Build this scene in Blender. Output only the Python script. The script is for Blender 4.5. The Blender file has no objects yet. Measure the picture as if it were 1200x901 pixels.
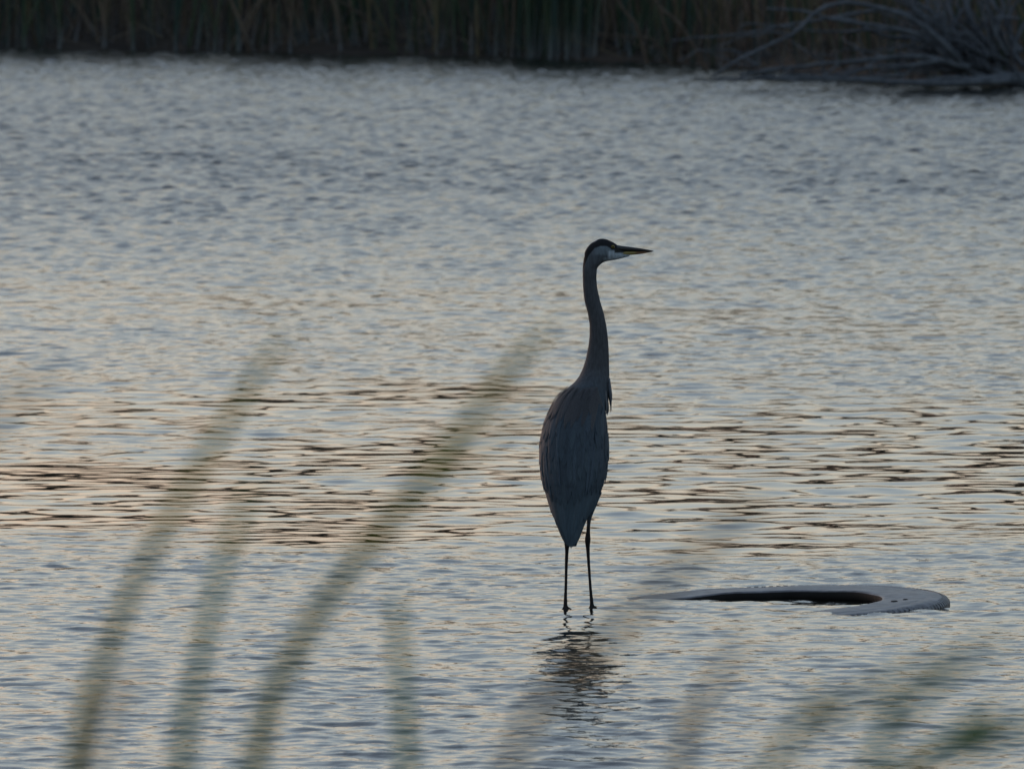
import bpy, bmesh, math, random
import numpy as np
from mathutils import Vector, Matrix, noise as mnoise

rnd = random.Random(7)
rng = np.random.default_rng(11)
SC = bpy.context.scene
COL = SC.collection
R = math.radians

# ------------------------------------------------------------------ camera
F = 20000.0            # focal length in photo pixels (1200 wide)
CAM_Z = 2.88
PITCH = math.atan(783.5 / F)
D = 55.07               # distance to the heron
cam = bpy.data.cameras.new('camera')
cam.sensor_width = 36.0
cam.lens = F / 1200.0 * 36.0
cam.clip_start = 0.2
cam.clip_end = 2000.0
cam.dof.use_dof = True
cam.dof.focus_distance = D
cam.dof.aperture_fstop = 20.0
cam.dof.aperture_blades = 9
cam_o = bpy.data.objects.new('camera', cam)
cam_o.location = (0, 0, CAM_Z)
cam_o.rotation_euler = (R(90) - PITCH, 0, 0)
COL.objects.link(cam_o)
SC.camera = cam_o

# ------------------------------------------------------------------ sky, sun, exposure
SUN_EL, SUN_AZ = R(2.0), R(-42.0)       # dim low sun veiled by haze, beyond the far bank to the left
world = bpy.data.worlds.new('World')
SC.world = world
world.use_nodes = True
wn = world.node_tree
bg = wn.nodes['Background']
sky = wn.nodes.new('ShaderNodeTexSky')
sky.sky_type = 'NISHITA'
sky.sun_disc = False
sky.sun_elevation = SUN_EL
sky.sun_rotation = SUN_AZ
sky.air_density = 1.0
sky.dust_density = 1.4
sky.ozone_density = 2.25
veil = wn.nodes.new('ShaderNodeHueSaturation')      # thin even dusk cloud: paler sky colours all round
veil.inputs['Saturation'].default_value = 0.68
veil.inputs['Hue'].default_value = 0.483
wn.links.new(sky.outputs[0], veil.inputs['Color'])
lift = wn.nodes.new('ShaderNodeMix')
lift.data_type = 'RGBA'
lift.blend_type = 'ADD'
lift.inputs['Factor'].default_value = 1.0
lift.inputs['B'].default_value = (0.185, 0.170, 0.275, 1)
wn.links.new(veil.outputs[0], lift.inputs['A'])
wn.links.new(lift.outputs['Result'], bg.inputs[0])
bg.inputs[1].default_value = 0.15
sun = bpy.data.lights.new('sun', 'SUN')
sun.energy = 0.06
sun.angle = R(14)
sun.color = (1.0, 0.78, 0.56)
sun_o = bpy.data.objects.new('sun', sun)
sdir = Vector((math.sin(SUN_AZ) * math.cos(SUN_EL), math.cos(SUN_AZ) * math.cos(SUN_EL), math.sin(SUN_EL)))
sun_o.rotation_euler = (-sdir).to_track_quat('-Z', 'Y').to_euler()
sun_o.location = (0, 60, 40)
COL.objects.link(sun_o)
SC.view_settings.view_transform = 'Standard'
SC.view_settings.look = 'None'
SC.view_settings.exposure = 1.5
SC.view_settings.gamma = 1.0

# ------------------------------------------------------------------ helpers
_cp, _sp = math.cos(PITCH), math.sin(PITCH)


def P(px, py, Y):
    """world point that the photo pixel looks at, at distance Y along the view direction over the ground"""
    a, b = (px - 600.0) / F, (450.5 - py) / F
    y = _cp + b * _sp
    s = Y / y
    return Vector((a * s, Y, CAM_Z + s * (-_sp + b * _cp)))


def tag(o, label=None, cat=None, group=None, kind=None):
    if label: o['label'] = label
    if cat: o['category'] = cat
    if group: o['group'] = group
    if kind: o['kind'] = kind
    return o


def empty(name, loc):
    o = bpy.data.objects.new(name, None)
    o.empty_display_size = 0.1
    o.location = loc
    COL.objects.link(o)
    return o


def wloc(o):
    v = Vector((0, 0, 0))
    while o:
        v += o.location
        o = o.parent
    return v


def obj(name, verts, faces, mat, parent=None, loc=None, smooth=True, cols=None):
    """one mesh object; verts are world points, stored relative to its origin"""
    base = wloc(parent) if parent else Vector((0, 0, 0))
    org = Vector(loc) if loc is not None else base
    V = np.asarray([tuple(v) for v in verts], dtype=np.float64) - np.array(org)
    me = bpy.data.meshes.new(name)
    me.from_pydata(V.tolist(), [], faces)
    if smooth:
        me.polygons.foreach_set('use_smooth', np.ones(len(me.polygons), dtype=bool))
    if cols is not None:
        ca = me.color_attributes.new('tint', 'FLOAT_COLOR', 'POINT')
        c4 = np.ones((len(V), 4), dtype=np.float32)
        c4[:, :3] = cols
        ca.data.foreach_set('color', c4.ravel())
    me.materials.append(mat)
    me.update()
    o = bpy.data.objects.new(name, me)
    o.location = org - base
    if parent: o.parent = parent
    COL.objects.link(o)
    return o


def catmull(pts, n):
    """n points along a smooth curve through pts (rows of any length)"""
    p = np.asarray(pts, dtype=float)
    t = np.linspace(0, len(p) - 1, n)
    i = np.clip(t.astype(int), 0, len(p) - 2)
    f = (t - i)[:, None]
    p0, p1, p2, p3 = p[np.maximum(i - 1, 0)], p[i], p[i + 1], p[np.minimum(i + 2, len(p) - 1)]
    return 0.5 * (2 * p1 + (p2 - p0) * f + (2 * p0 - 5 * p1 + 4 * p2 - p3) * f ** 2 + (3 * p1 - p0 - 3 * p2 + p3) * f ** 3)


def tube(pts, radii, seg=8, V=None, Fc=None):
    """closed tapered tube along pts"""
    V = [] if V is None else V
    Fc = [] if Fc is None else Fc
    b = len(V)
    n = len(pts)
    pts = [Vector(p) for p in pts]
    up = Vector((0.13, 0.2, 1)).normalized()
    for i in range(n):
        t = (pts[min(i + 1, n - 1)] - pts[max(i - 1, 0)]).normalized()
        a = t.cross(up)
        if a.length < 0.15: a = t.cross(Vector((1, 0, 0)))
        a.normalize()
        c = a.cross(t).normalized()
        for k in range(seg):
            w = 2 * math.pi * k / seg
            V.append(pts[i] + (a * math.cos(w) + c * math.sin(w)) * radii[i])
    for i in range(n - 1):
        for k in range(seg):
            k2 = (k + 1) % seg
            Fc.append((b + i * seg + k, b + i * seg + k2, b + (i + 1) * seg + k2, b + (i + 1) * seg + k))
    Fc.append(tuple(b + k for k in range(seg))[::-1])
    Fc.append(tuple(b + (n - 1) * seg + k for k in range(seg)))
    return V, Fc


def loft(rings, V, Fc):
    """closed loft through equally long rings"""
    b, m = len(V), len(rings[0])
    for r in rings: V.extend(r)
    for i in range(len(rings) - 1):
        for k in range(m):
            k2 = (k + 1) % m
            Fc.append((b + i * m + k, b + i * m + k2, b + (i + 1) * m + k2, b + (i + 1) * m + k))
    Fc.append(tuple(b + k for k in range(m))[::-1])
    Fc.append(tuple(b + (len(rings) - 1) * m + k for k in range(m)))


# ------------------------------------------------------------------ materials
def new_mat(name):
    m = bpy.data.materials.new(name)
    m.use_nodes = True
    return m, m.node_tree, m.node_tree.nodes['Principled BSDF']


def grainy(name, col, rough=0.7, scale=30.0, var=0.35, bump=0.0, stretch=(1, 1, 1), spec=0.3, attr=None):
    m, nt, b = new_mat(name)
    tc = nt.nodes.new('ShaderNodeTexCoord')
    mp = nt.nodes.new('ShaderNodeMapping')
    mp.inputs['Scale'].default_value = stretch
    nz = nt.nodes.new('ShaderNodeTexNoise')
    nz.inputs['Scale'].default_value = scale
    nz.inputs['Detail'].default_value = 5
    nt.links.new(tc.outputs['Object'], mp.inputs[0])
    nt.links.new(mp.outputs[0], nz.inputs[0])
    rmp = nt.nodes.new('ShaderNodeMapRange')
    rmp.inputs[1].default_value, rmp.inputs[2].default_value = 0.3, 0.7
    rmp.inputs[3].default_value, rmp.inputs[4].default_value = 1 - var, 1 + var
    nt.links.new(nz.outputs[0], rmp.inputs[0])
    mx = nt.nodes.new('ShaderNodeVectorMath')
    mx.operation = 'SCALE'
    if attr:
        at = nt.nodes.new('ShaderNodeAttribute')
        at.attribute_name = attr
        nt.links.new(at.outputs['Color'], mx.inputs[0])
    else:
        mx.inputs[0].default_value = col
    nt.links.new(rmp.outputs[0], mx.inputs['Scale'])
    nt.links.new(mx.outputs[0], b.inputs['Base Color'])
    b.inputs['Roughness'].default_value = rough
    b.inputs['Specular IOR Level'].default_value = spec
    if bump:
        bp = nt.nodes.new('ShaderNodeBump')
        bp.inputs['Strength'].default_value = bump
        bp.inputs['Distance'].default_value = 0.01
        nt.links.new(nz.outputs[0], bp.inputs['Height'])
        nt.links.new(bp.outputs[0], b.inputs['Normal'])
    return m


M_EARTH = grainy('mud', (0.028, 0.024, 0.018), 0.9, 3.0, 0.4, 0.4)
M_PLUME = grainy('plumage', (0.1, 0.1, 0.1), 0.75, 160.0, 0.22, 0.15, (1, 1, 0.25), 0.25, 'tint')
M_FEATHER = grainy('feather', (0.1, 0.1, 0.1), 0.66, 260.0, 0.16, 0.12, (1, 1, 0.12), 0.35, 'tint')
M_BILL = grainy('bill_horn', (0.1, 0.1, 0.1), 0.45, 90.0, 0.15, 0.05, (0.3, 1, 1), 0.4, 'tint')
M_EYE = grainy('eye_yellow', (0.20, 0.16, 0.03), 0.2, 100.0, 0.1, 0.0)
M_PUPIL = grainy('pupil_black', (0.004, 0.004, 0.004), 0.1, 50.0, 0.1, 0.0)
M_RUBBER = grainy('weathered_rubber', (0.105, 0.112, 0.122), 0.42, 26.0, 0.6, 0.25, (1, 1, 1), 0.6)
M_LINER = grainy('black_inner_rubber', (0.010, 0.010, 0.010), 0.85, 20.0, 0.3, 0.1)  # near-black rubber for the inside and the holes, far darker than the sidewall
M_REED = grainy('reed_leaf', (0.05, 0.07, 0.03), 0.7, 8.0, 0.3, 0.0, (1, 1, 0.3), 0.2, 'tint')
M_BARK = grainy('bleached_wood', (0.095, 0.110, 0.124), 0.8, 14.0, 0.4, 0.3, (1, 1, 1), 0.2)
M_BROWN = grainy('brown_stem', (0.10, 0.082, 0.062), 0.8, 14.0, 0.35, 0.2, (1, 1, 1), 0.2)
M_BUSH = grainy('bush_leaf', (0.018, 0.026, 0.015), 0.75, 5.0, 0.4, 0.0, (1, 1, 1), 0.2)
M_BLADE = grainy('grass_leaf', (0.1, 0.11, 0.05), 0.6, 40.0, 0.25, 0.1, (1, 1, 0.1), 0.3, 'tint')

nt = M_BLADE.node_tree
_pb = nt.nodes['Principled BSDF']
_tr = nt.nodes.new('ShaderNodeBsdfTranslucent')
_mx = nt.nodes.new('ShaderNodeMixShader')
_mx.inputs[0].default_value = 0.45
nt.links.new(_pb.inputs['Base Color'].links[0].from_socket, _tr.inputs['Color'])
nt.links.new(_pb.outputs[0], _mx.inputs[1])
nt.links.new(_tr.outputs[0], _mx.inputs[2])
nt.links.new(_mx.outputs[0], nt.nodes['Material Output'].inputs['Surface'])

# water: murky body, glossy surface, the finest ripples as relief
M_WATER, nt, b = new_mat('lake_water')
b.inputs['Base Color'].default_value = (0.010, 0.013, 0.010, 1)
b.inputs['Roughness'].default_value = 0.02
b.inputs['IOR'].default_value = 1.333
ag = nt.nodes.new('ShaderNodeAttribute')
ag.attribute_name = 'glint'
nt.links.new(ag.outputs['Fac'], b.inputs['Roughness'])
geo = nt.nodes.new('ShaderNodeNewGeometry')
mp = nt.nodes.new('ShaderNodeMapping')
mp.inputs['Scale'].default_value = (0.75, 1.0, 1.0)
nz = nt.nodes.new('ShaderNodeTexNoise')
nz.inputs['Scale'].default_value = 24.0
nz.inputs['Detail'].default_value = 3.0
nt.links.new(geo.outputs['Position'], mp.inputs[0])
nt.links.new(mp.outputs[0], nz.inputs[0])
at = nt.nodes.new('ShaderNodeAttribute')
at.attribute_name = 'wind'
bp = nt.nodes.new('ShaderNodeBump')
bp.inputs['Distance'].default_value = 0.012
nt.links.new(at.outputs['Fac'], bp.inputs['Strength'])
nt.links.new(nz.outputs[0], bp.inputs['Height'])
nt.links.new(bp.outputs[0], b.inputs['Normal'])

# ------------------------------------------------------------------ ground
_SX = np.array([-120, -40, -14, -5, -2, 0, 1.2, 2.2, 3.2, 4.2, 6, 14, 40, 120.0])
_SY = np.array([155.8, 154.5, 151.3, 148.0, 145.6, 143.3, 141.3, 137.9, 133.8, 131.7, 130.3, 129.0, 133.1, 142.6])


def shore(x):
    return np.interp(x, _SX, _SY)


def ground_z(x, y):
    x = np.asarray(x, dtype=float)
    y = np.asarray(y, dtype=float)
    near = np.interp(y, [14.5, 17, 21, 24], [1.4, 1.1, -0.15, -0.6])
    near = np.where(y < 14.5, 1.4 + 0.05 * np.sin(x * 2.1 + y) + 0.04 * np.sin(y * 3.3 - x), near)
    far = np.interp(y - shore(x), [-6, -0.5, 0.6, 1.7, 3.3, 14, 60, 500], [-0.6, -0.12, 0.10, 0.20, 0.95, 1.2, 1.3, 1.3])
    far = far + np.where(y > shore(x) - 0.5, 0.035 * np.sin(x * 3.1) + 0.03 * np.sin(x * 7.7 + y * 2), 0)
    shoal = 0.57 * np.exp(-(((x - 0.25) / 1.6) ** 2 + ((y - D) / 1.2) ** 2)) * 0.97
    return np.where(y < 30, near, far) + shoal


ys = np.concatenate([np.linspace(-60, 6, 14), np.linspace(7, 26, 44), np.linspace(30, 51, 8), np.linspace(53, 57.2, 12), np.linspace(60, 126, 14),
                     np.linspace(128, 168, 120), np.linspace(172, 260, 16), [320, 460, 800]])
xs = np.concatenate([[-500, -250, -120, -60, -35], np.linspace(-25, -7, 20), np.linspace(-6.5, 6.5, 70), np.linspace(7, 25, 20), [35, 60, 120, 250, 500]])
gx, gy = np.meshgrid(xs, ys)
gz = ground_z(gx, gy)
nx, ny = len(xs), len(ys)
idx = np.arange(nx * ny).reshape(ny, nx)
fc = np.stack([idx[:-1, :-1], idx[:-1, 1:], idx[1:, 1:], idx[1:, :-1]], -1).reshape(-1, 4)
tag(obj('ground', np.stack([gx, gy, gz], -1).reshape(-1, 3), fc.tolist(), M_EARTH), kind='structure')

# ------------------------------------------------------------------ water: one sheet of real waves
WIND = dict(calm=0.13, long_slope=0.042, short_slope=0.100)


def build_water():
    rows = [17.0]
    while rows[-1] < 200:
        d = rows[-1]
        q = 1 / 2400.0 if d < 85 else 1 / 2300.0
        s = d * q if 44.5 < d < 154 else d * (q + 0.02 * min(1, (44.5 - d if d < 44.5 else d - 154) / 6))
        rows.append(d + s)
    rows = np.array(rows)
    u = [0.0]
    while u[-1] < 1.0:
        s = 0.00034 if u[-1] < 0.057 else 0.00034 + (u[-1] - 0.057) * 0.12
        u.append(u[-1] + s)
    u = np.array(u)
    u = np.concatenate([-u[:0:-1], u])
    Y, U = np.meshgrid(rows, u, indexing='ij')
    du = np.gradient(u)
    X = (U * Y).astype(np.float32)
    Y = Y.astype(np.float32)
    dx = (du[None, :] * Y).astype(np.float32)
    dy = np.gradient(rows).astype(np.float32)[:, None] * np.ones_like(dx)

    # wind: a calm lane across the water, rough on either side, with ragged edges
    def lf(seed, sx, sy, n=9):
        r = np.random.default_rng(seed)
        o = np.zeros_like(X)
        for _ in range(n):
            o += np.sin(X * r.normal() * sx + Y * r.normal() * sy + r.uniform(0, 6.28))
        return o / math.sqrt(n / 2)
    e = lf(3, 1.3, 1.0)
    sm = lambda a, b_, t: (lambda s: s * s * (3 - 2 * s))(np.clip((t - a) / (b_ - a), 0, 1))
    rough = 1 - sm(58.2, 61.5, Y + 1.0 * e) * (1 - sm(65.0, 75.0, Y + 2.4 * lf(4, 0.9, 0.5)))
    gust = WIND['calm'] + (1 - WIND['calm']) * rough * (1 + 0.16 * lf(5, 0.8, 0.5))

    H = np.zeros_like(X)
    CX = np.zeros_like(X)
    CY = np.zeros_like(X)
    r = np.random.default_rng(23)

    def add(n, l0, l1, slope, spread, amp, chop):
        for i in range(n):
            lam = l0 * (l1 / l0) ** ((i + r.uniform(0, 1)) / n)
            k = 2 * math.pi / lam
            th = r.normal(0, spread) + math.pi * (r.random() < 0.3)
            kx, ky = k * math.sin(th), k * math.cos(th)
            a = slope * math.sqrt(2.0 / n) / k * r.uniform(0.6, 1.3)
            step = np.maximum(np.abs(math.sin(th)) * dx, np.abs(math.cos(th)) * dy)
            fade = np.clip((lam / step - 2.2) / 1.6, 0, 1)
            ph = kx * X + ky * Y + r.uniform(0, 6.28)
            A = (a * fade * amp).astype(np.float32)
            H[...] += A * np.cos(ph)
            s = A * np.sin(ph) * chop
            CX[...] -= s * (kx / k)
            CY[...] -= s * (ky / k)
    add(52, 0.16, 0.70, WIND['long_slope'], 1.3, (0.9 + 0.1 * rough + 0.30 * lf(8, 2.6, 1.2)) * (1 - 0.68 * sm(76, 106, Y)), 0.4)
    add(64, 0.05, 0.22, WIND['short_slope'], 0.66, gust * (1 + 0.9 * sm(77, 106, Y)), 0.7)
    add(34, 0.13, 0.30, 0.17, 0.8, sm(78, 110, Y), 0.6)      # the open water far out is rougher
    V = np.stack([X + CX, Y + CY, H], -1).reshape(-1, 3)
    ny, nx = X.shape
    idx = np.arange(nx * ny, dtype=np.int32).reshape(ny, nx)
    fc = np.stack([idx[:-1, :-1], idx[:-1, 1:], idx[1:, 1:], idx[1:, :-1]], -1).reshape(-1, 4)
    me = bpy.data.meshes.new('lake_water')
    me.vertices.add(len(V))
    me.vertices.foreach_set('co', V.astype(np.float32).ravel())
    me.loops.add(fc.size)
    me.loops.foreach_set('vertex_index', fc.ravel())
    me.polygons.add(len(fc))
    me.polygons.foreach_set('loop_start', np.arange(0, fc.size, 4, dtype=np.int32))
    me.polygons.foreach_set('loop_total', np.full(len(fc), 4, dtype=np.int32))
    me.polygons.foreach_set('use_smooth', np.ones(len(fc), dtype=bool))
    w = me.attributes.new('wind', 'FLOAT', 'POINT')
    w.data.foreach_set('value', (0.20 * np.clip(gust - 0.08, 0, 1.3)).astype(np.float32).ravel())
    w = me.attributes.new('glint', 'FLOAT', 'POINT')      # ripples finer than the mesh, far out
    w.data.foreach_set('value', (0.02 + 0.13 * sm(70, 112, Y)).astype(np.float32).ravel())
    me.materials.append(M_WATER)
    me.update(calc_edges=True)
    o = bpy.data.objects.new('lake_water', me)
    COL.objects.link(o)
    tag(o, kind='structure')
    print('water quads', len(fc))


build_water()

# ------------------------------------------------------------------ far bank: reeds, stems, bushes
GREENS = [(0.039, 0.070, 0.041), (0.050, 0.081, 0.045), (0.035, 0.066, 0.053), (0.062, 0.081, 0.049)]
TANS = [(0.13, 0.115, 0.065), (0.136, 0.109, 0.077), (0.101, 0.081, 0.060), (0.165, 0.138, 0.103), (0.081, 0.064, 0.050)]
PALE = (0.120, 0.140, 0.150)


def reed_leaf(base, height, lean, bend, width, col, V, Fc, C, sheath=0.2, seg=6):
    """a folded, tapering reed leaf"""
    a = rnd.uniform(0, math.pi)
    side = Vector((math.cos(a), math.sin(a) * 0.6, 0))
    fold = Vector((-side.y, side.x, 0)) * 0.3
    b = len(V)
    for i in range(seg + 1):
        t = i / seg
        c = base + Vector((lean[0] * t + bend[0] * t * t, lean[1] * t + bend[1] * t * t, height * t * (1 - 0.12 * t)))
        w = width * (1.05 - t ** 1.6) * 0.5
        V += [c - side * w, c + fold * w, c + side * w]
        f = max(0.0, 1 - t * height / sheath) if sheath else 0
        f = min(1.0, f * 1.6)
        k = tuple(col[j] * (1 - f) + PALE[j] * f for j in range(3))
        C += [k, k, k]
    for i in range(seg):
        for j in range(2):
            q = b + i * 3 + j
            Fc.append((q, q + 1, q + 4, q + 3))


V, Fc, C = [], [], []
for i in range(9000):
    x = rnd.uniform(-17, 17)
    dens = 0.5 + 0.5 * math.sin(x * 1.9 + 1.1) * math.sin(x * 0.83 + 0.4)
    back = abs(rnd.gauss(0, 1.3)) + 0.10
    if x > 3.0 and rnd.random() < 0.35: continue
    y = float(shore(x)) + back + rnd.uniform(0, 0.15)
    if rnd.random() > 0.45 + 0.55 * dens: continue
    h = rnd.uniform(1.2, 2.35)
    green = rnd.random() < (0.62 if math.sin(x * 1.3 + 2.0) > -0.2 else 0.3)
    col = rnd.choice(GREENS if green else TANS)
    l = rnd.gauss(0, 0.20 if green else 0.42) * (2.4 if rnd.random() < 0.12 else 1)
    reed_leaf(Vector((x, y, float(ground_z(x, y)) - 0.03)), h, (l, rnd.gauss(0, 0.15)), (rnd.gauss(0, 0.25), rnd.gauss(0, 0.2)),
              rnd.uniform(0.014, 0.03), col, V, Fc, C, rnd.choice([0, 0, 0.12, 0.22, 0.3]))
tag(obj('reed_bed', V, Fc, M_REED, cols=np.array(C)), 'dense dark bed of mixed green and tan reeds along the far bank', 'reeds', kind='stuff')

# fallen litter at the foot of the reeds
V, Fc, C = [], [], []
for i in range(900):
    x = rnd.uniform(-12, 12)
    y = float(shore(x)) + rnd.uniform(-0.05, 1.2)
    z = float(ground_z(x, y)) + rnd.uniform(0.0, 0.12)
    a = rnd.gauss(0, 0.6)
    L = rnd.uniform(0.3, 1.0)
    reed_leaf(Vector((x, y, z)), rnd.uniform(0.02, 0.3), (L * math.cos(a) * rnd.choice([-1, 1]), L * math.sin(a) * 0.5), (0, 0), 0.02,
              rnd.choice(TANS), V, Fc, C, 0, 3)
tag(obj('reed_litter', V, Fc, M_REED, cols=np.array(C)), 'fallen brown reed leaves heaped at the foot of the reed bed', 'litter', kind='stuff')

# wood well behind the reeds: above the top of the picture, but mirrored in the calm lane
V, Fc = [], []
NT = 400
for i in range(NT):
    x = -62 + 124 * (i + rnd.random()) / NT
    y = float(shore(x)) + rnd.uniform(46, 64)
    top = 5.2 + 0.4 * math.sin(x * 0.17 + 1) + 0.3 * math.sin(x * 0.47) + rnd.uniform(-0.5, 0.5)
    cz = float(ground_z(x, y))
    rx = rnd.uniform(1.3, 2.6)
    for k in range(170):
        p = Vector((rnd.gauss(0, 0.5), rnd.gauss(0, 0.5), 0)) * rx
        z = cz + top * (1 - rnd.random() ** 2.0) * max(0.2, 1 - 0.25 * (p.length / rx) ** 2) + 0.05
        c = Vector((x + p.x, y + p.y, z))
        a, e = rnd.uniform(0, 6.28), rnd.uniform(-0.9, 0.9)
        q = rnd.uniform(0.18, 0.40)
        t = Vector((math.cos(a), math.sin(a), e)) * q
        n = Vector((-math.sin(a), math.cos(a), rnd.uniform(-0.5, 0.5))) * q * 0.55
        b0 = len(V)
        V += [c - t, c - n, c + t, c + n]
        Fc.append((b0, b0 + 1, b0 + 2, b0 + 3))
tag(obj('far_wood', V, Fc, M_BUSH, smooth=False), 'dark wood standing well behind the reeds of the far bank', 'wood', kind='stuff')


def stalk(name, label, cat, group, pts, Y, r0, r1, mat, leaves=2, col=None):
    """a stem standing on the far bank, with its leaves as parts"""
    W = [P(px, py, Y) for px, py in pts]
    gz0 = float(ground_z(W[0].x, Y))
    W[0].z = gz0 - 0.05
    root = empty(name, (W[0].x, Y, gz0))
    n = 14
    L = catmull([tuple(w) for w in W], n)
    rr = [r0 + (r1 - r0) * i / (n - 1) for i in range(n)]
    V, Fc = tube([Vector(p) for p in L], rr, 7)
    C = np.array([col] * len(V)) if col else None
    if C is not None:
        zz = np.array([v[2] for v in V]) - gz0
        f = np.clip(1 - zz / 0.22, 0, 1)[:, None]
        C = C * (1 - f) + np.array(PALE) * f
    obj('stem', V, Fc, mat, root, cols=C)
    for k in range(leaves):
        i = rnd.randint(2, 6)
        v, f, c = [], [], []
        s = rnd.choice([-1, 1])
        reed_leaf(Vector(L[i]), rnd.uniform(0.7, 1.2), (s * rnd.uniform(0.05, 0.2), rnd.uniform(-0.1, 0.05)), (s * rnd.uniform(0, 0.3), 0), 0.026,
                  col or rnd.choice(TANS), v, f, c, 0)
        obj('leaf', v, f, M_REED, root, cols=np.array(c))
    tag(root, label, cat, group)
    return root


G1 = 'single reed stalks at the far waterline'
for px0, px1, tall, col, lab in [
    (28, 30, 1.9, GREENS[1], 'green reed stalk with a pale foot, nearest the left edge of the far bank'),
    (70, 66, 2.1, GREENS[3], 'slim reed stalk with a bright pale foot, second from the left along the far bank'),
    (122, 128, 1.9, TANS[1], 'brown reed stalk with a pale foot, third from the left along the far bank'),
    (156, 155, 2.1, GREENS[1], 'upright green reed stalk just left of the blue-green footed stalk'),
    (206, 207, 2.2, GREENS[2], 'dark green reed stalk with a blue-green foot, in the left part of the far bank'),
    (251, 268, 1.9, GREENS[3], 'olive reed stalk leaning right, left of the pair of tan stalks'),
    (319, 316, 2.3, TANS[2], 'thick upright tan stalk, left one of the close pair on the far bank'),
    (340, 350, 2.3, TANS[2], 'tan stalk leaning to the right, right one of the close pair on the far bank'),
    (400, 372, 1.9, TANS[1], 'brown reed stalk leaning left, right of the pair of tan stalks'),
    (512, 512, 2.0, TANS[0], 'thin tan stalk standing alone between the tan pair and the green clump'),
    (600, 607, 2.3, TANS[2], 'tall tan stalk at the left edge of the dense green reed clump'),
]:
    d = float(shore((px0 - 600) / F * 146)) + 0.02
    p0 = P(px0, 50, d)
    up = F / d
    pyb = 450.5 - (math.tan(math.atan((ground_z(p0.x, d) - CAM_Z) / d) + PITCH)) * F
    stalk('reed_stalk', lab, 'reed stalk', G1, [(px0, pyb), (px0 * .6 + px1 * .4, pyb - 0.45 * up), (px1 + (px1 - px0) * 1.2, pyb - 0.55 * tall * up), (px1 + (px1 - px0) * 4, pyb - tall * up)],
          d, 0.017, 0.007, M_REED, 2, col)

# the green clump right of it
root = empty('reed_clump', (P(640, 60, 145).x, float(shore(0.3)) + 0.1, 0.02))
for i in range(70):
    px = 606 + 92 * rnd.random() ** 1.2
    x = (px - 600) / F * 145
    y = float(shore(x)) + rnd.uniform(-0.05, 0.4)
    v, f, c = [], [], []
    reed_leaf(Vector((x, y, float(ground_z(x, y)) - 0.03)), rnd.uniform(1.6, 2.4), (rnd.gauss(0.03, 0.08), rnd.gauss(0, 0.1)), (rnd.gauss(0.1, 0.15), 0), rnd.uniform(0.018, 0.032),
              rnd.choice(GREENS[:3]), v, f, c, rnd.choice([0.2, 0.28, 0.35]))
    obj('leaf', v, f, M_REED, root, cols=np.array(c))
tag(root, 'dense clump of dark green reeds with pale feet in the middle of the far bank', 'reed clump')

G2 = 'leaning brown stems on the far bank'
for pts, Y, r0, lab in [
    ([(766, 60), (748, 35), (733, 15), (715, -12)], 140.8, 0.020, 'brown stem leaning to the left, right of the green reed clump'),
    ([(846, 66), (800, 34), (772, 8), (758, -20)], 138.7, 0.022, 'long brown stem leaning left above the dead tree branch tips'),
    ([(800, 62), (768, 50), (740, 44), (700, 40)], 140.4, 0.012, 'thin brown stem lying low and almost level beside the green reed clump'),
    ([(470, 52), (440, 30), (415, 12), (380, -10)], 145.1, 0.014, 'brown stem leaning far left, between the tan pair and the lone thin stalk'),
]:
    stalk('bent_stem', lab, 'stem', G2, pts, Y, r0, r0 * 0.5, M_BROWN, 0)

# ------------------------------------------------------------------ dead tree lying at the right of the far bank
TD = 131.7
tree = empty('dead_tree', tuple(P(1165, 92, TD)))
tree.location.z = float(ground_z(tree.location.x, TD))


def branch(pts, r0, r1, dY=0.0, dYtip=None, mat=M_BARK, name='branch', n=16):
    dYtip = dY if dYtip is None else dYtip
    m = len(pts)
    W = [P(px, py, TD + dY + (dYtip - dY) * i / (m - 1)) for i, (px, py) in enumerate(pts)]
    L = catmull([tuple(w) for w in W], n)
    kk = rng.normal(0, 0.016, L.shape)
    kk[1:-1] = (kk[:-2] + kk[1:-1] + kk[2:]) / 2.0
    L = L + kk * np.linspace(0, 1, n)[:, None]
    rr = [0.72 * (r0 + (r1 - r0) * (i / (n - 1)) ** 0.8) * rnd.uniform(0.9, 1.1) for i in range(n)]
    V, Fc = tube([Vector(p) for p in L], rr, 8)
    return obj(name, V, Fc, mat, tree), L


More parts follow.
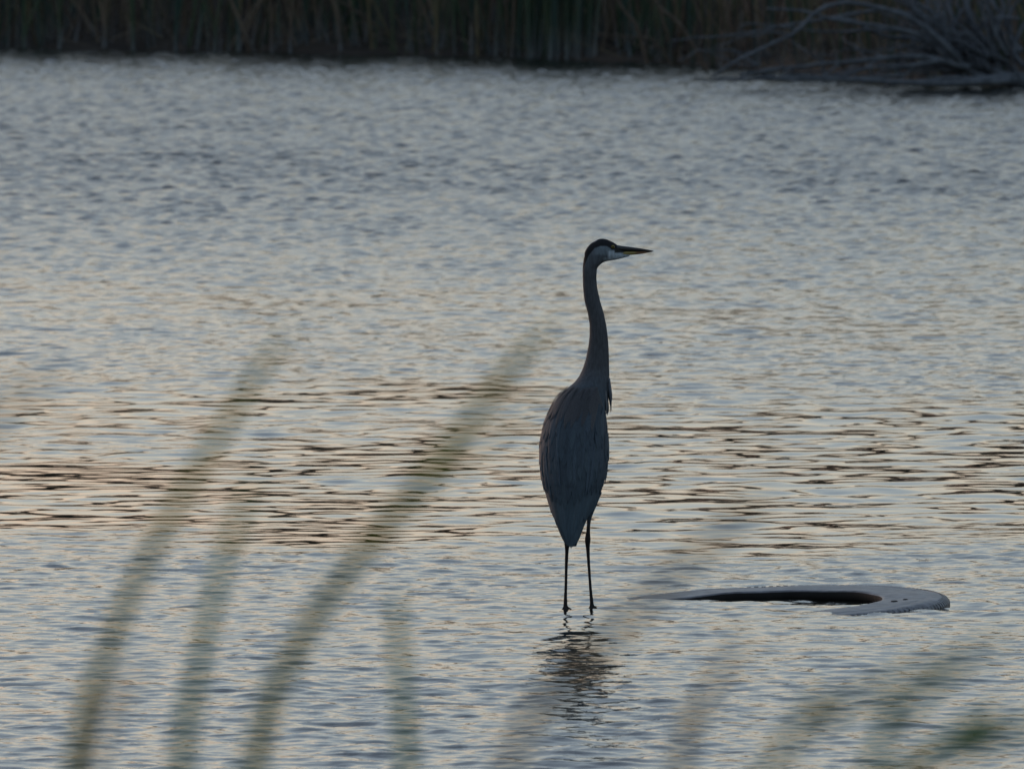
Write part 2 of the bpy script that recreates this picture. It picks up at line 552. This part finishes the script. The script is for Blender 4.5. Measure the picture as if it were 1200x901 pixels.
branch([(1215, 100), (1185, 92), (1150, 84), (1120, 72)], 0.10, 0.07, 0.25, 0.1, name='trunk')
BR = [
    ([(1184, 92), (1165, 84), (1147, 72), (1128, 56), (1110, 42), (1085, 22), (1066, 8), (1040, -18)], .050, .026, -.1, .2),
    ([(1128, 84), (1112, 70), (1090, 50), (1062, 37), (1020, 30), (975, 22), (940, 14), (900, 8)], .040, .012, -.2, -.5),
    ([(1136, 80), (1110, 74), (1080, 68), (1040, 68), (1000, 72), (950, 76), (900, 81), (868, 86)], .040, .014, -.25, -.6),
    ([(832, 92), (850, 80), (878, 66), (905, 52), (927, 41), (945, 24), (958, 12), (985, 4), (1010, 6), (1045, 14), (1075, 26), (1100, 46), (1125, 72)][::-1], .034, .016, -.3, -.7),
    ([(1165, 74), (1154, 56), (1144, 38), (1137, 22), (1130, -5)], .036, .022, .05, .2),
    ([(1196, 62), (1184, 44), (1178, 26), (1166, 10), (1155, -8)], .040, .022, .0, .2),
    ([(1176, 30), (1184, 14), (1198, -4)], .022, .012, .1, .2),
    ([(1168, 72), (1162, 50), (1170, 28), (1176, 8), (1172, -14)], .034, .018, -.05, .1),
    ([(1140, 66), (1124, 44), (1116, 20), (1118, -8)], .036, .020, .15, .3),
    ([(1112, 44), (1122, 22), (1132, 4), (1148, -14)], .022, .012, .1, .3),
    ([(1135, 62), (1104, 34), (1092, 14), (1088, -10)], .030, .018, .1, .4),
    ([(1160, 70), (1140, 58), (1118, 44), (1098, 26), (1076, 8), (1062, -12)], .034, .020, .0, .3),
    ([(1085, 22), (1040, 12), (990, 18), (940, 26), (880, 36), (820, 44), (790, 48)], .022, .008, .1, -.3),
    ([(1060, 37), (1010, 36), (960, 38), (915, 30), (870, 34)], .018, .007, -.1, -.4),
    ([(1110, 58), (1070, 46), (1036, 42), (1004, 28), (975, 24)], .030, .016, .05, -.2),
    ([(1195, 22), (1178, 20), (1160, 24)], .018, .010, -.1, -.1),
    ([(1100, 72), (1060, 78), (1020, 80), (985, 86), (960, 92)], .022, .009, -.35, -.8),
    ([(1030, 70), (1012, 82), (1000, 94)], .018, .008, -.4, -.6),
    ([(1010, 72), (990, 84), (975, 95)], .016, .007, -.4, -.65),
    ([(985, 74), (968, 86), (955, 94)], .014, .007, -.45, -.65),
    ([(930, 78), (916, 88), (905, 94)], .014, .006, -.5, -.7),
    ([(1080, 72), (1064, 84), (1052, 96)], .018, .008, -.35, -.5),
    ([(1185, 90), (1160, 92), (1130, 94), (1085, 97), (1040, 98)], .048, .018, -.4, -.6),
    ([(1192, 95), (1110, 97), (1010, 95), (920, 93), (838, 91)], .040, .016, -.5, -.8),
    ([(1060, 88), (1000, 92), (930, 90), (870, 93), (815, 92)], .022, .008, -.45, -.8),
    ([(1200, 78), (1188, 60), (1196, 36), (1210, 14)], .030, .016, -.1, .1),
    ([(927, 41), (900, 38), (868, 44), (838, 56)], .014, .006, -.5, -.7),
    ([(880, 66), (852, 58), (820, 62), (796, 70)], .012, .005, -.6, -.7),
]
for pts, r0, r1, a, c_ in BR:
    branch(pts, r0, r1, a, c_)
for i in range(84):
    low = i >= 54
    x0 = rnd.uniform(880, 1180) if low else rnd.uniform(1040, 1200)
    y0 = rnd.uniform(66, 92) if low else rnd.uniform(20, 78)
    ang = rnd.gauss(2.9, 0.5) if low else rnd.gauss(2.3, 0.6)
    L = rnd.uniform(20, 60) if low else rnd.uniform(25, 75)
    cx, cy = math.cos(ang), -math.sin(ang)
    k = rnd.gauss(0, 0.3)
    pts = [(x0 + cx * L * t - cy * k * L * t * t, y0 + cy * L * t + cx * k * L * t * t) for t in (0, .35, .7, 1)]
    branch(pts, rnd.uniform(.008, .019), .005, rnd.uniform(-.2, .5), rnd.uniform(-.3, .6), name='twig', n=8)
for i in range(90):
    x0, y0 = rnd.uniform(1105, 1192), rnd.uniform(58, 92)
    ang = R(rnd.uniform(95, 172))
    L = rnd.uniform(55, 150)
    cx, cy = math.cos(ang), -math.sin(ang)
    sag = rnd.uniform(0.0, 0.5) * L
    pts = [(x0 + cx * L * t + rnd.gauss(0, 1.5), y0 + cy * L * t + sag * t * t + rnd.gauss(0, 1.5)) for t in (0, .3, .6, 1)]
    branch(pts, rnd.uniform(.011, .022), .006, rnd.uniform(-.25, .5), rnd.uniform(-.4, .7), name='twig', n=10)
tag(tree, 'bleached grey dead tree with arching branches fallen at the right end of the far bank', 'dead tree')

# ------------------------------------------------------------------ half sunken tyre
TXC, TYC = (298.0) / 363.0, D + 0.22
TA, TB, TC = -0.0026, 0.0420, 0.0425     # plane of its upper side: height, slope to the right, slope away
tyre = empty('sunken_tyre', (TXC, TYC, 0.0))
tn = Vector((-TB, -TC, 1)).normalized()
tx = Vector((1, 0, TB)).normalized()
ty = tn.cross(tx)


def T(r, a, z):
    r *= 1.035
    return Vector((TXC, TYC, TA)) + tx * (r * math.cos(a)) + ty * (r * math.sin(a)) + tn * z


def lathe(name, prof, mat, n=160, closed=False):
    V, Fc = [], []
    m = len(prof)
    for i in range(n):
        a = 2 * math.pi * i / n
        for r, z in prof:
            w = 0.0012 * math.sin(a * 5 + r * 30) + 0.0008 * math.sin(a * 11)
            V.append(T(r + w, a, z + w))
    for i in range(n):
        for j in range(m if closed else m - 1):
            j2 = (j + 1) % m
            i2 = (i + 1) % n
            Fc.append((i * m + j, i2 * m + j, i2 * m + j2, i * m + j2))
    return obj(name, V, Fc, mat, tyre)


lathe('sidewall', [(.3695, .006), (.373, .0095), (.380, .0107), (.40, .0103), (.44, .0108), (.475, .0112), (.505, .0110), (.51, .0097), (.515, .0108), (.545, .0090), (.562, .0050), (.570, -.002)], M_RUBBER)
lathe('tread', [(.570, -.002), (.575, -.009), (.577, -.03), (.578, -.08), (.577, -.2), (.570, -.225)], M_RUBBER)
lathe('inner_liner', [(.3695, .006), (.3665, .002), (.366, -.012), (.374, -.026), (.40, -.026), (.46, -.028), (.53, -.05), (.555, -.11), (.53, -.19), (.44, -.215), (.37, -.22)], M_LINER)
lathe('lower_sidewall', [(.570, -.225), (.53, -.24), (.45, -.242), (.372, -.228), (.37, -.22)], M_RUBBER)
V, Fc = [], []
NL = 150
for i in range(NL):
    a0 = 2 * math.pi * i / NL
    a1 = a0 + 2 * math.pi / NL * 0.58
    b0 = len(V)
    for a in (a0, a1):
        V += [T(.556, a, .0082), T(.5720, a, .0010), T(.5795, a, -.010), T(.5805, a, -.07), T(.570, a, -.07), T(.556, a, -.012)]
    for j in range(6):
        j2 = (j + 1) % 6
        Fc.append((b0 + j, b0 + j2, b0 + 6 + j2, b0 + 6 + j))
    Fc.append(tuple(range(b0, b0 + 6))[::-1])
    Fc.append(tuple(range(b0 + 6, b0 + 12)))
tag(obj('tread_lugs', V, Fc, M_RUBBER, tyre, smooth=False), kind='stuff')
for px, py, rr in ((1048, 704.5, .0085), (1061, 702.3, .006)):
    # where that sight line meets the sidewall
    best = None
    for Yt in np.linspace(D - .4, D + .5, 400):
        p = P(px, py, Yt)
        h = (p - Vector((TXC, TYC, TA))).dot(tn) - 0.0105
        if best is None or abs(h) < best[0]: best = (abs(h), p)
    p = best[1]
    q = p - Vector((TXC, TYC, TA))
    cx_, cy_ = q.dot(tx), q.dot(ty)
    V, Fc = [], []
    ringp = [(1.35, .0098), (1.25, .0122), (1.0, .0118), (0.92, .0112), (0.0001, .0109)]
    for k in range(14):
        w = 2 * math.pi * k / 14
        for s, z in ringp:
            V.append(Vector((TXC, TYC, TA)) + tx * (cx_ + rr * s * math.cos(w)) + ty * (cy_ + rr * 1.5 * s * math.sin(w)) + tn * z)
    for k in range(14):
        for j in range(4):
            k2 = (k + 1) % 14
            Fc.append((k * 5 + j, k2 * 5 + j, k2 * 5 + j + 1, k * 5 + j + 1))
    obj('bolt_hole', V, Fc, M_LINER, tyre)
tag(tyre, 'worn grey tyre lying tilted and half sunken in the lake right of the heron', 'tyre')

# ------------------------------------------------------------------ heron
heron = empty('heron', (P(677, 713, D).x, D, 0.0))
# level in the photo, left edge, right edge, depth of centre, half depth
TS = np.array([
    (300, 684.4, 703.0, .040, .021), (308, 683.3, 702.6, .041, .023), (315.5, 682.6, 699.6, .042, .022), (326, 682.8, 699.0, .043, .021),
    (337.7, 683.2, 700.0, .044, .021), (353, 684.8, 703.4, .045, .022), (366.5, 688.6, 707.6, .047, .023), (380, 690.8, 710.4, .049, .025),
    (393, 690.8, 712.2, .052, .027), (406, 689.4, 713.2, .055, .029), (420, 686.6, 713.8, .058, .034), (432, 682.8, 714.0, .062, .043),
    (441, 678.6, 714.2, .064, .056), (448, 673.0, 714.3, .064, .069), (455, 663.5, 714.4, .062, .081), (462, 655.0, 714.6, .058, .090), (471, 649.0, 714.0, .050, .099),
    (480, 644.6, 713.2, .042, .106), (490, 640.2, 712.8, .033, .112), (500, 636.9, 712.8, .024, .116), (511, 634.2, 713.4, .013, .117), (522, 632.9, 713.7, .002, .116),
    (534, 632.6, 713.4, -.011, .112), (546, 633.0, 712.3, -.025, .106), (556, 634.2, 711.0, -.038, .099), (566, 636.0, 708.4, -.052, .089), (576, 638.6, 705.4, -.066, .078),
    (586, 641.8, 701.6, -.080, .066), (596, 645.2, 696.8, -.093, .054), (606, 648.4, 690.8, -.105, .043), (616, 651.8, 686.0, -.116, .033), (626, 656.0, 681.8, -.125, .024),
    (635, 660.2, 678.6, -.132, .017), (643, 664.0, 675.6, -.138, .010)])


_sl = np.interp(TS[:, 0], [448, 480, 640], [1.0, .955, .955])
_c = (TS[:, 1] + TS[:, 2]) / 2
_h = (TS[:, 2] - TS[:, 1]) / 2 * _sl
TS[:, 1], TS[:, 2] = _c - _h, _c + _h


def tor(py):
    return [np.interp(py, TS[:, 0], TS[:, k]) for k in range(1, 5)]


def S(phi, py, lift=0.0):
    """point on the trunk and neck: phi 0 towards the camera, 90 degrees to the right"""
    l, r, yc, ry = tor(py)
    Y = D + yc
    a, c = P(l, py, Y), P(r, py, Y)
    rx = (c.x - a.x) / 2
    sp_, cp_ = math.sin(phi), math.cos(phi)
    n = Vector((sp_ * ry, -cp_ * rx, 0))
    n.normalize()
    return Vector(((a.x + c.x) / 2 + rx * sp_, Y - ry * cp_, a.z)) + n * lift


V, Fc = [], []
rings = []
for py in np.concatenate([np.linspace(302, 440, 40), np.linspace(444, 636, 60)]):
    core = 1.0 if py < 445 else -0.004 * min(1, (py - 445) / 20)
    rings.append([S(2 * math.pi * k / 28, py, core if core < 0 else 0) for k in range(28)])
loft(rings[::-1], V, Fc)
# head: level across the photo, top, bottom, half depth
HS = [(685.0, 296, 306, .010), (687.5, 291.0, 312, .017), (691, 286.6, 318, .0215), (695, 283.6, 320, .0240), (700, 280.8, 314, .0262), (705, 279.7, 309.0, .0262), (710, 280.3, 306.6, .0245),
      (715, 282.2, 305.6, .0215), (719, 284.2, 305.0, .0180), (722.5, 286.5, 304.4, .0145), (727, 290.6, 303.4, .0105), (733, 294.2, 301.8, .0070), (738, 296.6, 300.4, .0030)]
HY = D + .040
rings = []
for px, t, bt, hd in catmull(HS, 40):
    a, c = P(px, t, HY), P(px, bt, HY)
    cz, rz = (a.z + c.z) / 2, (a.z - c.z) / 2
    ring = []
    for k in range(24):
        w = 2 * math.pi * k / 24
        ring.append(Vector((a.x, HY + hd * math.copysign(abs(math.cos(w)) ** .9, math.cos(w)), cz + rz * math.sin(w))))
    rings.append(ring)
loft(rings, V, Fc)
# legs with hock and toes, part of the same body


def leg(pts, radii, n=36):
    q = catmull([tuple(P(px, py, D + dy)) + (r,) for (px, py, dy), r in zip(pts, radii)], n)
    tube([Vector(p[:3]) for p in q], list(q[:, 3]), 10, V, Fc)


leg([(694, 575, .00), (692, 592, -.005), (690.2, 608, -.010), (689.3, 622, -.016), (688.7, 632, -.020), (688.9, 643, -.016), (690.2, 665, -.008), (692, 690, .0), (693.4, 706, .004), (693.6, 714, .006)],
    [.034, .020, .0080, .0068, .0100, .0066, .0052, .0052, .0066, .0085])
leg([(672, 570, -.03), (669, 595, -.055), (666, 618, -.065), (664.6, 634, -.068), (664.3, 645, -.062), (663.6, 665, -.05), (663.0, 690, -.04), (662.6, 706, -.034), (662.6, 715, -.032)],
    [.034, .018, .0080, .0098, .0066, .0054, .0052, .0066, .0085])
for fx, fy, fd in ((693.6, 711.5, .006), (662.6, 712.5, -.032)):
    p = P(fx, fy, D + fd)
    for a, L in ((0.55, .085), (0.95, .095), (1.45, .08), (-2.2, .06)):
        d = Vector((math.cos(a), math.sin(a), 0))
        tube([p + Vector((0, 0, .004)), p + d * L * .22 + Vector((0, 0, -.006)), p + d * L * .55 + Vector((0, 0, -.018)), p + d * L + Vector((0, 0, -.024))],
             [.0072, .0058, .0046, .0026], 8, V, Fc)
tmp = obj('body', V, Fc, M_PLUME, heron)
md = tmp.modifiers.new('join', 'REMESH')
md.mode = 'VOXEL'
md.voxel_size = 0.0026
md.use_smooth_shade = True
ms = tmp.modifiers.new('ease', 'SMOOTH')
ms.factor = 0.5
ms.iterations = 4
dg = bpy.context.evaluated_depsgraph_get()
me = bpy.data.meshes.new_from_object(tmp.evaluated_get(dg))
me.name = 'body'
tmp.modifiers.clear()
tmp.data = me
me.polygons.foreach_set('use_smooth', np.ones(len(me.polygons), dtype=bool))
# plumage pattern by place on the bird
co = np.empty(len(me.vertices) * 3)
me.vertices.foreach_get('co', co)
co = co.reshape(-1, 3) + np.array(wloc(tmp))
PX = 600 + co[:, 0] / co[:, 1] * F
PY = 450.5 - np.tan(np.arctan((co[:, 2] - CAM_Z) / co[:, 1]) + PITCH) * F
dyh = co[:, 1] - HY
GREY = np.array((0.060, 0.083, 0.104))
col = np.tile(GREY, (len(co), 1))


def blend(mask, c):
    global col
    m = np.clip(mask, 0, 1)[:, None]
    col = col * (1 - m) + np.array(c) * m


st = lambda a, b_, t: (lambda s: s * s * (3 - 2 * s))(np.clip((t - a) / (b_ - a), 0, 1))
blend(st(470, 425, PY), (0.064, 0.071, 0.079))                     # grey-brown neck
blend(st(325, 300, PY), (0.09, 0.105, 0.12))
head = st(318, 308, PY)
blend(head * st(300.5, 297, PY) * st(693, 701, PX), (0.15, 0.19, 0.22))      # cheek
blend(head * st(293.0, 295.5, PY) * st(711.0, 714.0, PX), (0.38, 0.45, 0.50))     # white chin
blend(head * st(706, 709, PX) * st(301, 303, PY) * st(310, 304, PY) * 0.6, (0.32, 0.38, 0.42))
line = np.interp(PX, [680, 684, 690, 697, 704, 711, 714.5, 717, 721, 730], [318, 313, 299.0, 290.6, 288.2, 288.4, 290.6, 292.6, 292.6, 293])
blend(st(1.2, -0.6, PY - line), (0.010, 0.011, 0.014))                    # black cap stripe
blend(st(0.006, 0.003, np.abs(dyh + 0.004)) * st(284.5, 282.5, PY - 0.10 * (700 - PX)) * st(702, 698, PX) * st(686, 690, PX), (0.3, 0.32, 0.35))    # pale crown
blend(st(718.5, 721.5, PX) * st(289.5, 292.5, PY) * st(297.5, 295.5, PY), (0.02, 0.022, 0.02))   # lore line
blend(st(600, 622, PY) * 1.0, (0.022, 0.022, 0.022))               # dark legs
ca = me.color_attributes.new('tint', 'FLOAT_COLOR', 'POINT')
c4 = np.ones((len(co), 4), dtype=np.float32)
c4[:, :3] = col
ca.data.foreach_set('color', c4.ravel())

# bill: two mandibles
bill = empty('bill', (0, 0, 0))
bill.parent = heron
bill.location = P(719, 293, HY) - wloc(heron)


def mandible(name, rows, cfun):
    V, Fc, rings = [], [], []
    for px, t, bt, hw in catmull(rows, 22):
        a, c = P(px, t, HY), P(px, bt, HY)
        ring = []
        for k in range(14):
            w = 2 * math.pi * k / 14
            ring.append(Vector((a.x, HY + hw * math.cos(w), (a.z + c.z) / 2 + (a.z - c.z) / 2 * math.sin(w))))
        rings.append(ring)
    loft(rings, V, Fc)
    C = []
    for v in V:
        px = 600 + v.x / v.y * F
        py = 450.5 - math.tan(math.atan((v.z - CAM_Z) / v.y) + PITCH) * F
        C.append(cfun(px, py))
    return obj(name, V, Fc, M_BILL, bill, cols=np.array(C))


mandible('upper_bill', [(717, 285.8, 294.0, .0120), (722, 286.9, 294.3, .0110), (728, 288.0, 294.7, .0098), (738, 289.3, 295.0, .0080), (750, 291.0, 295.0, .0055), (759, 292.6, 294.9, .0030), (766, 294.1, 294.6, .0006)],
         lambda px, py: (0.035, 0.045, 0.05) if py < 289.6 + (px - 718) * 0.05 else (0.014, 0.015, 0.016))
mandible('lower_bill', [(717, 293.8, 300.2, .0105), (724, 294.2, 299.9, .0098), (732, 294.6, 299.3, .0085), (742, 294.8, 298.7, .0068), (752, 294.8, 297.7, .0046), (759, 294.8, 296.3, .0026), (765.4, 294.5, 295.0, .0006)],
         lambda px, py: (0.27, 0.215, 0.07) if px < 745 else (0.17, 0.085, 0.035) if px < 757 else (0.05, 0.035, 0.025))


def ball(name, c, r, mat, parent, sq=1.0):
    V, Fc, rings = [], [], []
    for i in range(1, 12):
        t = math.pi * i / 12
        rings.append([c + Vector((r * math.sin(t) * math.cos(w), -r * sq * math.cos(t), r * math.sin(t) * math.sin(w))) for w in [2 * math.pi * k / 16 for k in range(16)]])
    loft(rings, V, Fc)
    return obj(name, V, Fc, mat, parent, loc=c)


for s in (-1, 1):
    c = P(718.3, 289.4, HY + s * .0165)
    e = ball('eye', c, .0058, M_EYE, heron, 0.7)
    ball('pupil', c + Vector((0.0004, s * .0028, 0)), .0034, M_PUPIL, e, 0.5)

# --- feathers
BLUE = [(0.039, 0.060, 0.080), (0.035, 0.057, 0.076), (0.044, 0.068, 0.086), (0.032, 0.051, 0.069)]
PRIM = [(0.051, 0.081, 0.105), (0.045, 0.074, 0.097), (0.056, 0.086, 0.110)]


def feather(parent, phi0, py0, phi1, py1, wpx, lift0, lift1, c, ridge=0.0012, nm='feather', point=0.5):
    V, Fc, C = [], [], []
    n = 8
    for i in range(n):
        t = i / (n - 1)
        py = py0 + (py1 - py0) * t
        ph = phi0 + (phi1 - phi0) * t
        w = wpx / 363.0 / 2 * min(1.0, (0.35 + 2.2 * t)) * (1 - max(0, (t - point) / (1 - point)) ** 2.2 * 0.93)
        l, r, yc, ry = tor(py)
        rx = (r - l) / 2 / 363.0
        arc = math.hypot(rx * math.cos(ph), ry * math.sin(ph)) + 1e-4
        dp = min(w / arc, 0.9)
        lf = (lift0 + (lift1 - lift0) * t) * 0.75
        V += [S(ph - dp, py, lf - 0.0010), S(ph, py + 0.6, lf + ridge), S(ph + dp, py, lf - 0.0010)]
        g = 0.92 + 0.16 * t
        e = 1.07 if t > 0.6 else 1.0
        C += [tuple(x * g * e for x in c), tuple(x * g * 0.92 for x in c), tuple(x * g * e for x in c)]
    for i in range(n - 1):
        for j in range(2):
            q = i * 3 + j
            Fc.append((q, q + 1, q + 4, q + 3))
    return obj(nm, V, Fc, M_FEATHER, parent, cols=np.array(C))


def front_edge(py):
    """how far round to the right the folded wing reaches"""
    return R(float(np.interp(py, [448, 456, 470, 488, 500, 530, 600], [20, 32, 52, 80, 100, 108, 105])))


def wing(side):
    """one folded wing: a padded sheet over the flank that carries its feathers"""
    V, Fc, C = [], [], []
    rows, cols = 40, 16
    for i in range(rows):
        py = 449 + (606 - 449) * i / (rows - 1)
        a0 = R(-14) if side > 0 else R(-16)
        a1 = front_edge(py) if side > 0 else R(-105)
        for j in range(cols):
            t = j / (cols - 1)
            edge = min(1.0, min(t, 1 - t) * 6, i / 3.0, (rows - 1 - i) / 3.0)
            if side > 0 and t > 0.5: edge = min(1.0, (1 - t) * 14, i / 2.0, (rows - 1 - i) / 3.0)
            V.append(S(a0 + (a1 - a0) * t, py, -0.006 + 0.008 * edge ** 0.6 + 0.0006 * math.sin(i * 1.3 + j * 2)))
            k = BLUE[3] if py > 475 else (0.054, 0.060, 0.067)
            C.append(k)
    for i in range(rows - 1):
        for j in range(cols - 1):
            q = i * cols + j
            Fc.append((q, q + 1, q + cols + 1, q + cols) if side > 0 else (q, q + cols, q + cols + 1, q + 1))
    return obj('wing', V, Fc, M_FEATHER, heron, cols=np.array(C))


WR, WL = wing(1), wing(-1)
tail = obj('tail', *(lambda: (lambda v, f: (loft([[S(2 * math.pi * k / 16, py, -0.003) for k in range(16)] for py in (598, 612, 626, 640)][::-1], v, f), (v, f))[1])([], []))(),
           M_FEATHER, heron, cols=np.array([BLUE[3]] * 64))
CEN = R(-14)                       # the middle of the back as seen from here


def put(phi0, py0, dpy, wpx, l0, l1, cols, drift=0.0, point=0.5):
    ph = phi0 + CEN
    if phi0 > 0 and ph > front_edge(py0) - 0.1: return
    p1 = ph + drift + rnd.gauss(0, .03)
    j = rnd.uniform(0.88, 1.12)
    c = tuple(x * j for x in rnd.choice(cols))
    feather(WR if phi0 > 0 else WL, ph, py0, p1, py0 + dpy, wpx, l0, l1, c, point=point)


# flight feathers first (lowest layer), then tertials, then coverts and back feathers
for k in range(9):
    for s in (-1, 1):
        a = s * R(4 + 10.5 * k)
        put(a, 560 - 1.5 * k + rnd.uniform(-3, 3), 76 - 3.2 * k, 9.5, .003, .004 + .0003 * k, PRIM, -s * R(2), 0.6)
for k in range(7):
    for s in (-1, 1):
        a = s * R(6 + 13 * k)
        put(a, 512 + rnd.uniform(-4, 4), 78 - 2.6 * k + rnd.uniform(-3, 3), 11.5, .005, .0085, BLUE, -s * R(3), 0.55)
for row in range(9):
    py = 545 - row * 10.5
    w = 9.0 - 0.25 * row
    n = 11
    for k in range(n):
        a = R(-88 + 176 * (k + 0.5 * (row % 2) + rnd.uniform(-.15, .15)) / (n - 1))
        brown = [(0.050, 0.054, 0.060), (0.045, 0.050, 0.057)] if py < 480 else BLUE
        put(a if abs(a) > 1e-3 else 0.01, py + rnd.uniform(-3, 3) - 8, 34 + rnd.uniform(-4, 6), w, .0050 + .0002 * row, .0095 + .0002 * row, brown, -math.copysign(R(2), a), 0.45)
# long loose back plumes
for k in range(16):
    a = R(rnd.uniform(-70, 70))
    put(a, rnd.uniform(488, 530), rnd.uniform(50, 68), 3.6, .009, .0115, [(0.050, 0.076, 0.100), (0.044, 0.068, 0.092)], -a * .06, 0.35)
# tail feathers
for k in range(7):
    a = R(-66 + 22 * k) + CEN * .4
    feather(tail, a * 1.05, 588, a * 0.75, 642 - abs(k - 3) * 1.6, 9, .002, .0035 - .0004 * abs(k - 3), PRIM[k % 3], point=.7)

# hanging breast plumes
for k in range(15):
    t = k / 14
    x0, y0 = 704 + 9.5 * rnd.random(), rnd.uniform(440, 458)
    L = rnd.uniform(22, 36)
    x1 = min(716.5, x0 + rnd.uniform(1.5, 4.5))
    yy = D + .02 + .05 * rnd.random()
    pts = [P(x0, y0, yy + .004), P((x0 + x1) / 2 + .6, y0 + L * .45, yy - .006), P(x1 + .3, y0 + L * .8, yy - .008), P(x1, y0 + L, yy - .004)]
    q = catmull([tuple(p) for p in pts], 10)
    V, Fc = tube([Vector(p) for p in q], [.0035 * (1 - (i / 9) ** 1.5) + .0006 for i in range(10)], 6)
    obj('plume', V, Fc, M_FEATHER, heron, cols=np.array([rnd.choice([(0.085, 0.10, 0.115), (0.07, 0.085, 0.10), (0.13, 0.145, 0.16)])] * len(V)))
tag(heron, 'tall blue-grey heron standing in shallow water seen from behind, head turned right', 'heron')

# ------------------------------------------------------------------ grass on the near bank, close to the lens
GG = 'blurred grass blades in front of the lens'
OL, TN, GN = (0.235, 0.275, 0.035), (0.27, 0.215, 0.11), (0.11, 0.25, 0.045)


def grass(pts, Y, w, col, label, wt=0.52):
    W = [P(px, py, Y) for px, py in pts]                    # from tip down to the bottom of the picture
    d = (W[-1] - W[-2])
    d = d / max(1e-4, -d.z)
    foot = W[-1].copy()
    g = float(ground_z(foot.x, Y))
    drop = foot.z - g
    mid = foot + Vector((d.x * drop * .30, 0.02, -drop * .5))
    base = Vector((foot.x + d.x * drop * .45, Y + 0.05, g - 0.02))
    L = catmull([tuple(p) for p in W + [mid, base]], 26)[::-1]
    V, Fc, C = [], [], []
    n = len(L)
    for i, p in enumerate(L):
        t = i / (n - 1)
        k = w * 0.5 * (1 - (1 - wt) * t) * (1.0 if t < .9 else max(0.12, (1 - t) / .1))
        tdir = Vector(L[min(i + 1, n - 1)] - L[max(i - 1, 0)]).normalized()
        s = tdir.cross(Vector((0.0, 1, 0))).normalized()
        p = Vector(p)
        V += [p - s * k + Vector((0, k * .35, 0)), p + Vector((0, -k * .1, 0)), p + s * k + Vector((0, k * .35, 0)), p + Vector((0, k * .12, 0))]
        C += [col] * 4
    for i in range(n - 1):
        for j in range(4):
            j2 = (j + 1) % 4
            Fc.append((i * 4 + j, i * 4 + j2, i * 4 + 4 + j2, i * 4 + 4 + j))
    Fc.append((0, 1, 2, 3)[::-1])
    Fc.append(tuple((n - 1) * 4 + j for j in range(4)))
    o = obj('grass_blade', V, Fc, M_BLADE, loc=(base.x, base.y, g), cols=np.array(C))
    tag(o, label, 'grass blade', GG)


grass([(341, 381), (298, 445), (252, 518), (205, 595), (160, 680), (120, 780), (86, 905)], 11.08, 0.0128, OL, 'long blurred olive grass blade leaning right, first from the left')
grass([(298, 560), (268, 640), (243, 730), (226, 820), (212, 905)], 10.76, 0.0128, GN, 'blurred green grass blade rising steeply, right of the leftmost long one')
grass([(658, 369), (602, 428), (545, 500), (492, 568), (438, 632), (385, 700), (340, 775), (296, 905)], 10.92, 0.0141, OL, 'longest blurred olive grass blade leaning right towards the heron')
grass([(640, 455), (585, 505), (535, 540), (480, 585), (420, 650), (372, 720), (330, 800), (292, 905)], 9.07, 0.0064, OL, 'thin faint grass blade running beside the longest olive one')
grass([(464, 690), (466, 740), (472, 820), (477, 905)], 11.08, 0.0119, GN, 'short upright blurred grass blade below the middle of the long olive one')
grass([(165, 770), (135, 830), (108, 905)], 9.24, 0.0073, TN, 'short blurred tan grass blade in the lower left corner')
grass([(905, 565), (850, 620), (795, 668), (720, 740), (640, 830), (596, 905)], 8.60, 0.0100, TN, 'faint tan grass blade passing below and right of the heron')
grass([(872, 740), (838, 800), (812, 850), (795, 905)], 9.92, 0.0102, TN, 'short blurred brown grass blade under the sunken tyre')
grass([(1185, 745), (1120, 775), (1040, 800), (960, 850), (900, 905)], 8.90, 0.0094, OL, 'blurred grass blade leaning flat to the right below the sunken tyre')
grass([(1150, 760), (1095, 805), (1050, 850), (1020, 905)], 9.58, 0.0102, GN, 'blurred green grass blade rising right below the tyre end')
grass([(1235, 835), (1180, 862), (1120, 880), (1060, 905)], 9.92, 0.0136, GN, 'dark green blurred grass blade in the lower right corner')
grass([(72, 425), (30, 458), (-20, 505), (-70, 590), (-110, 700), (-130, 905)], 8.21, 0.0073, TN, 'faint brown grass tip entering from the left edge')
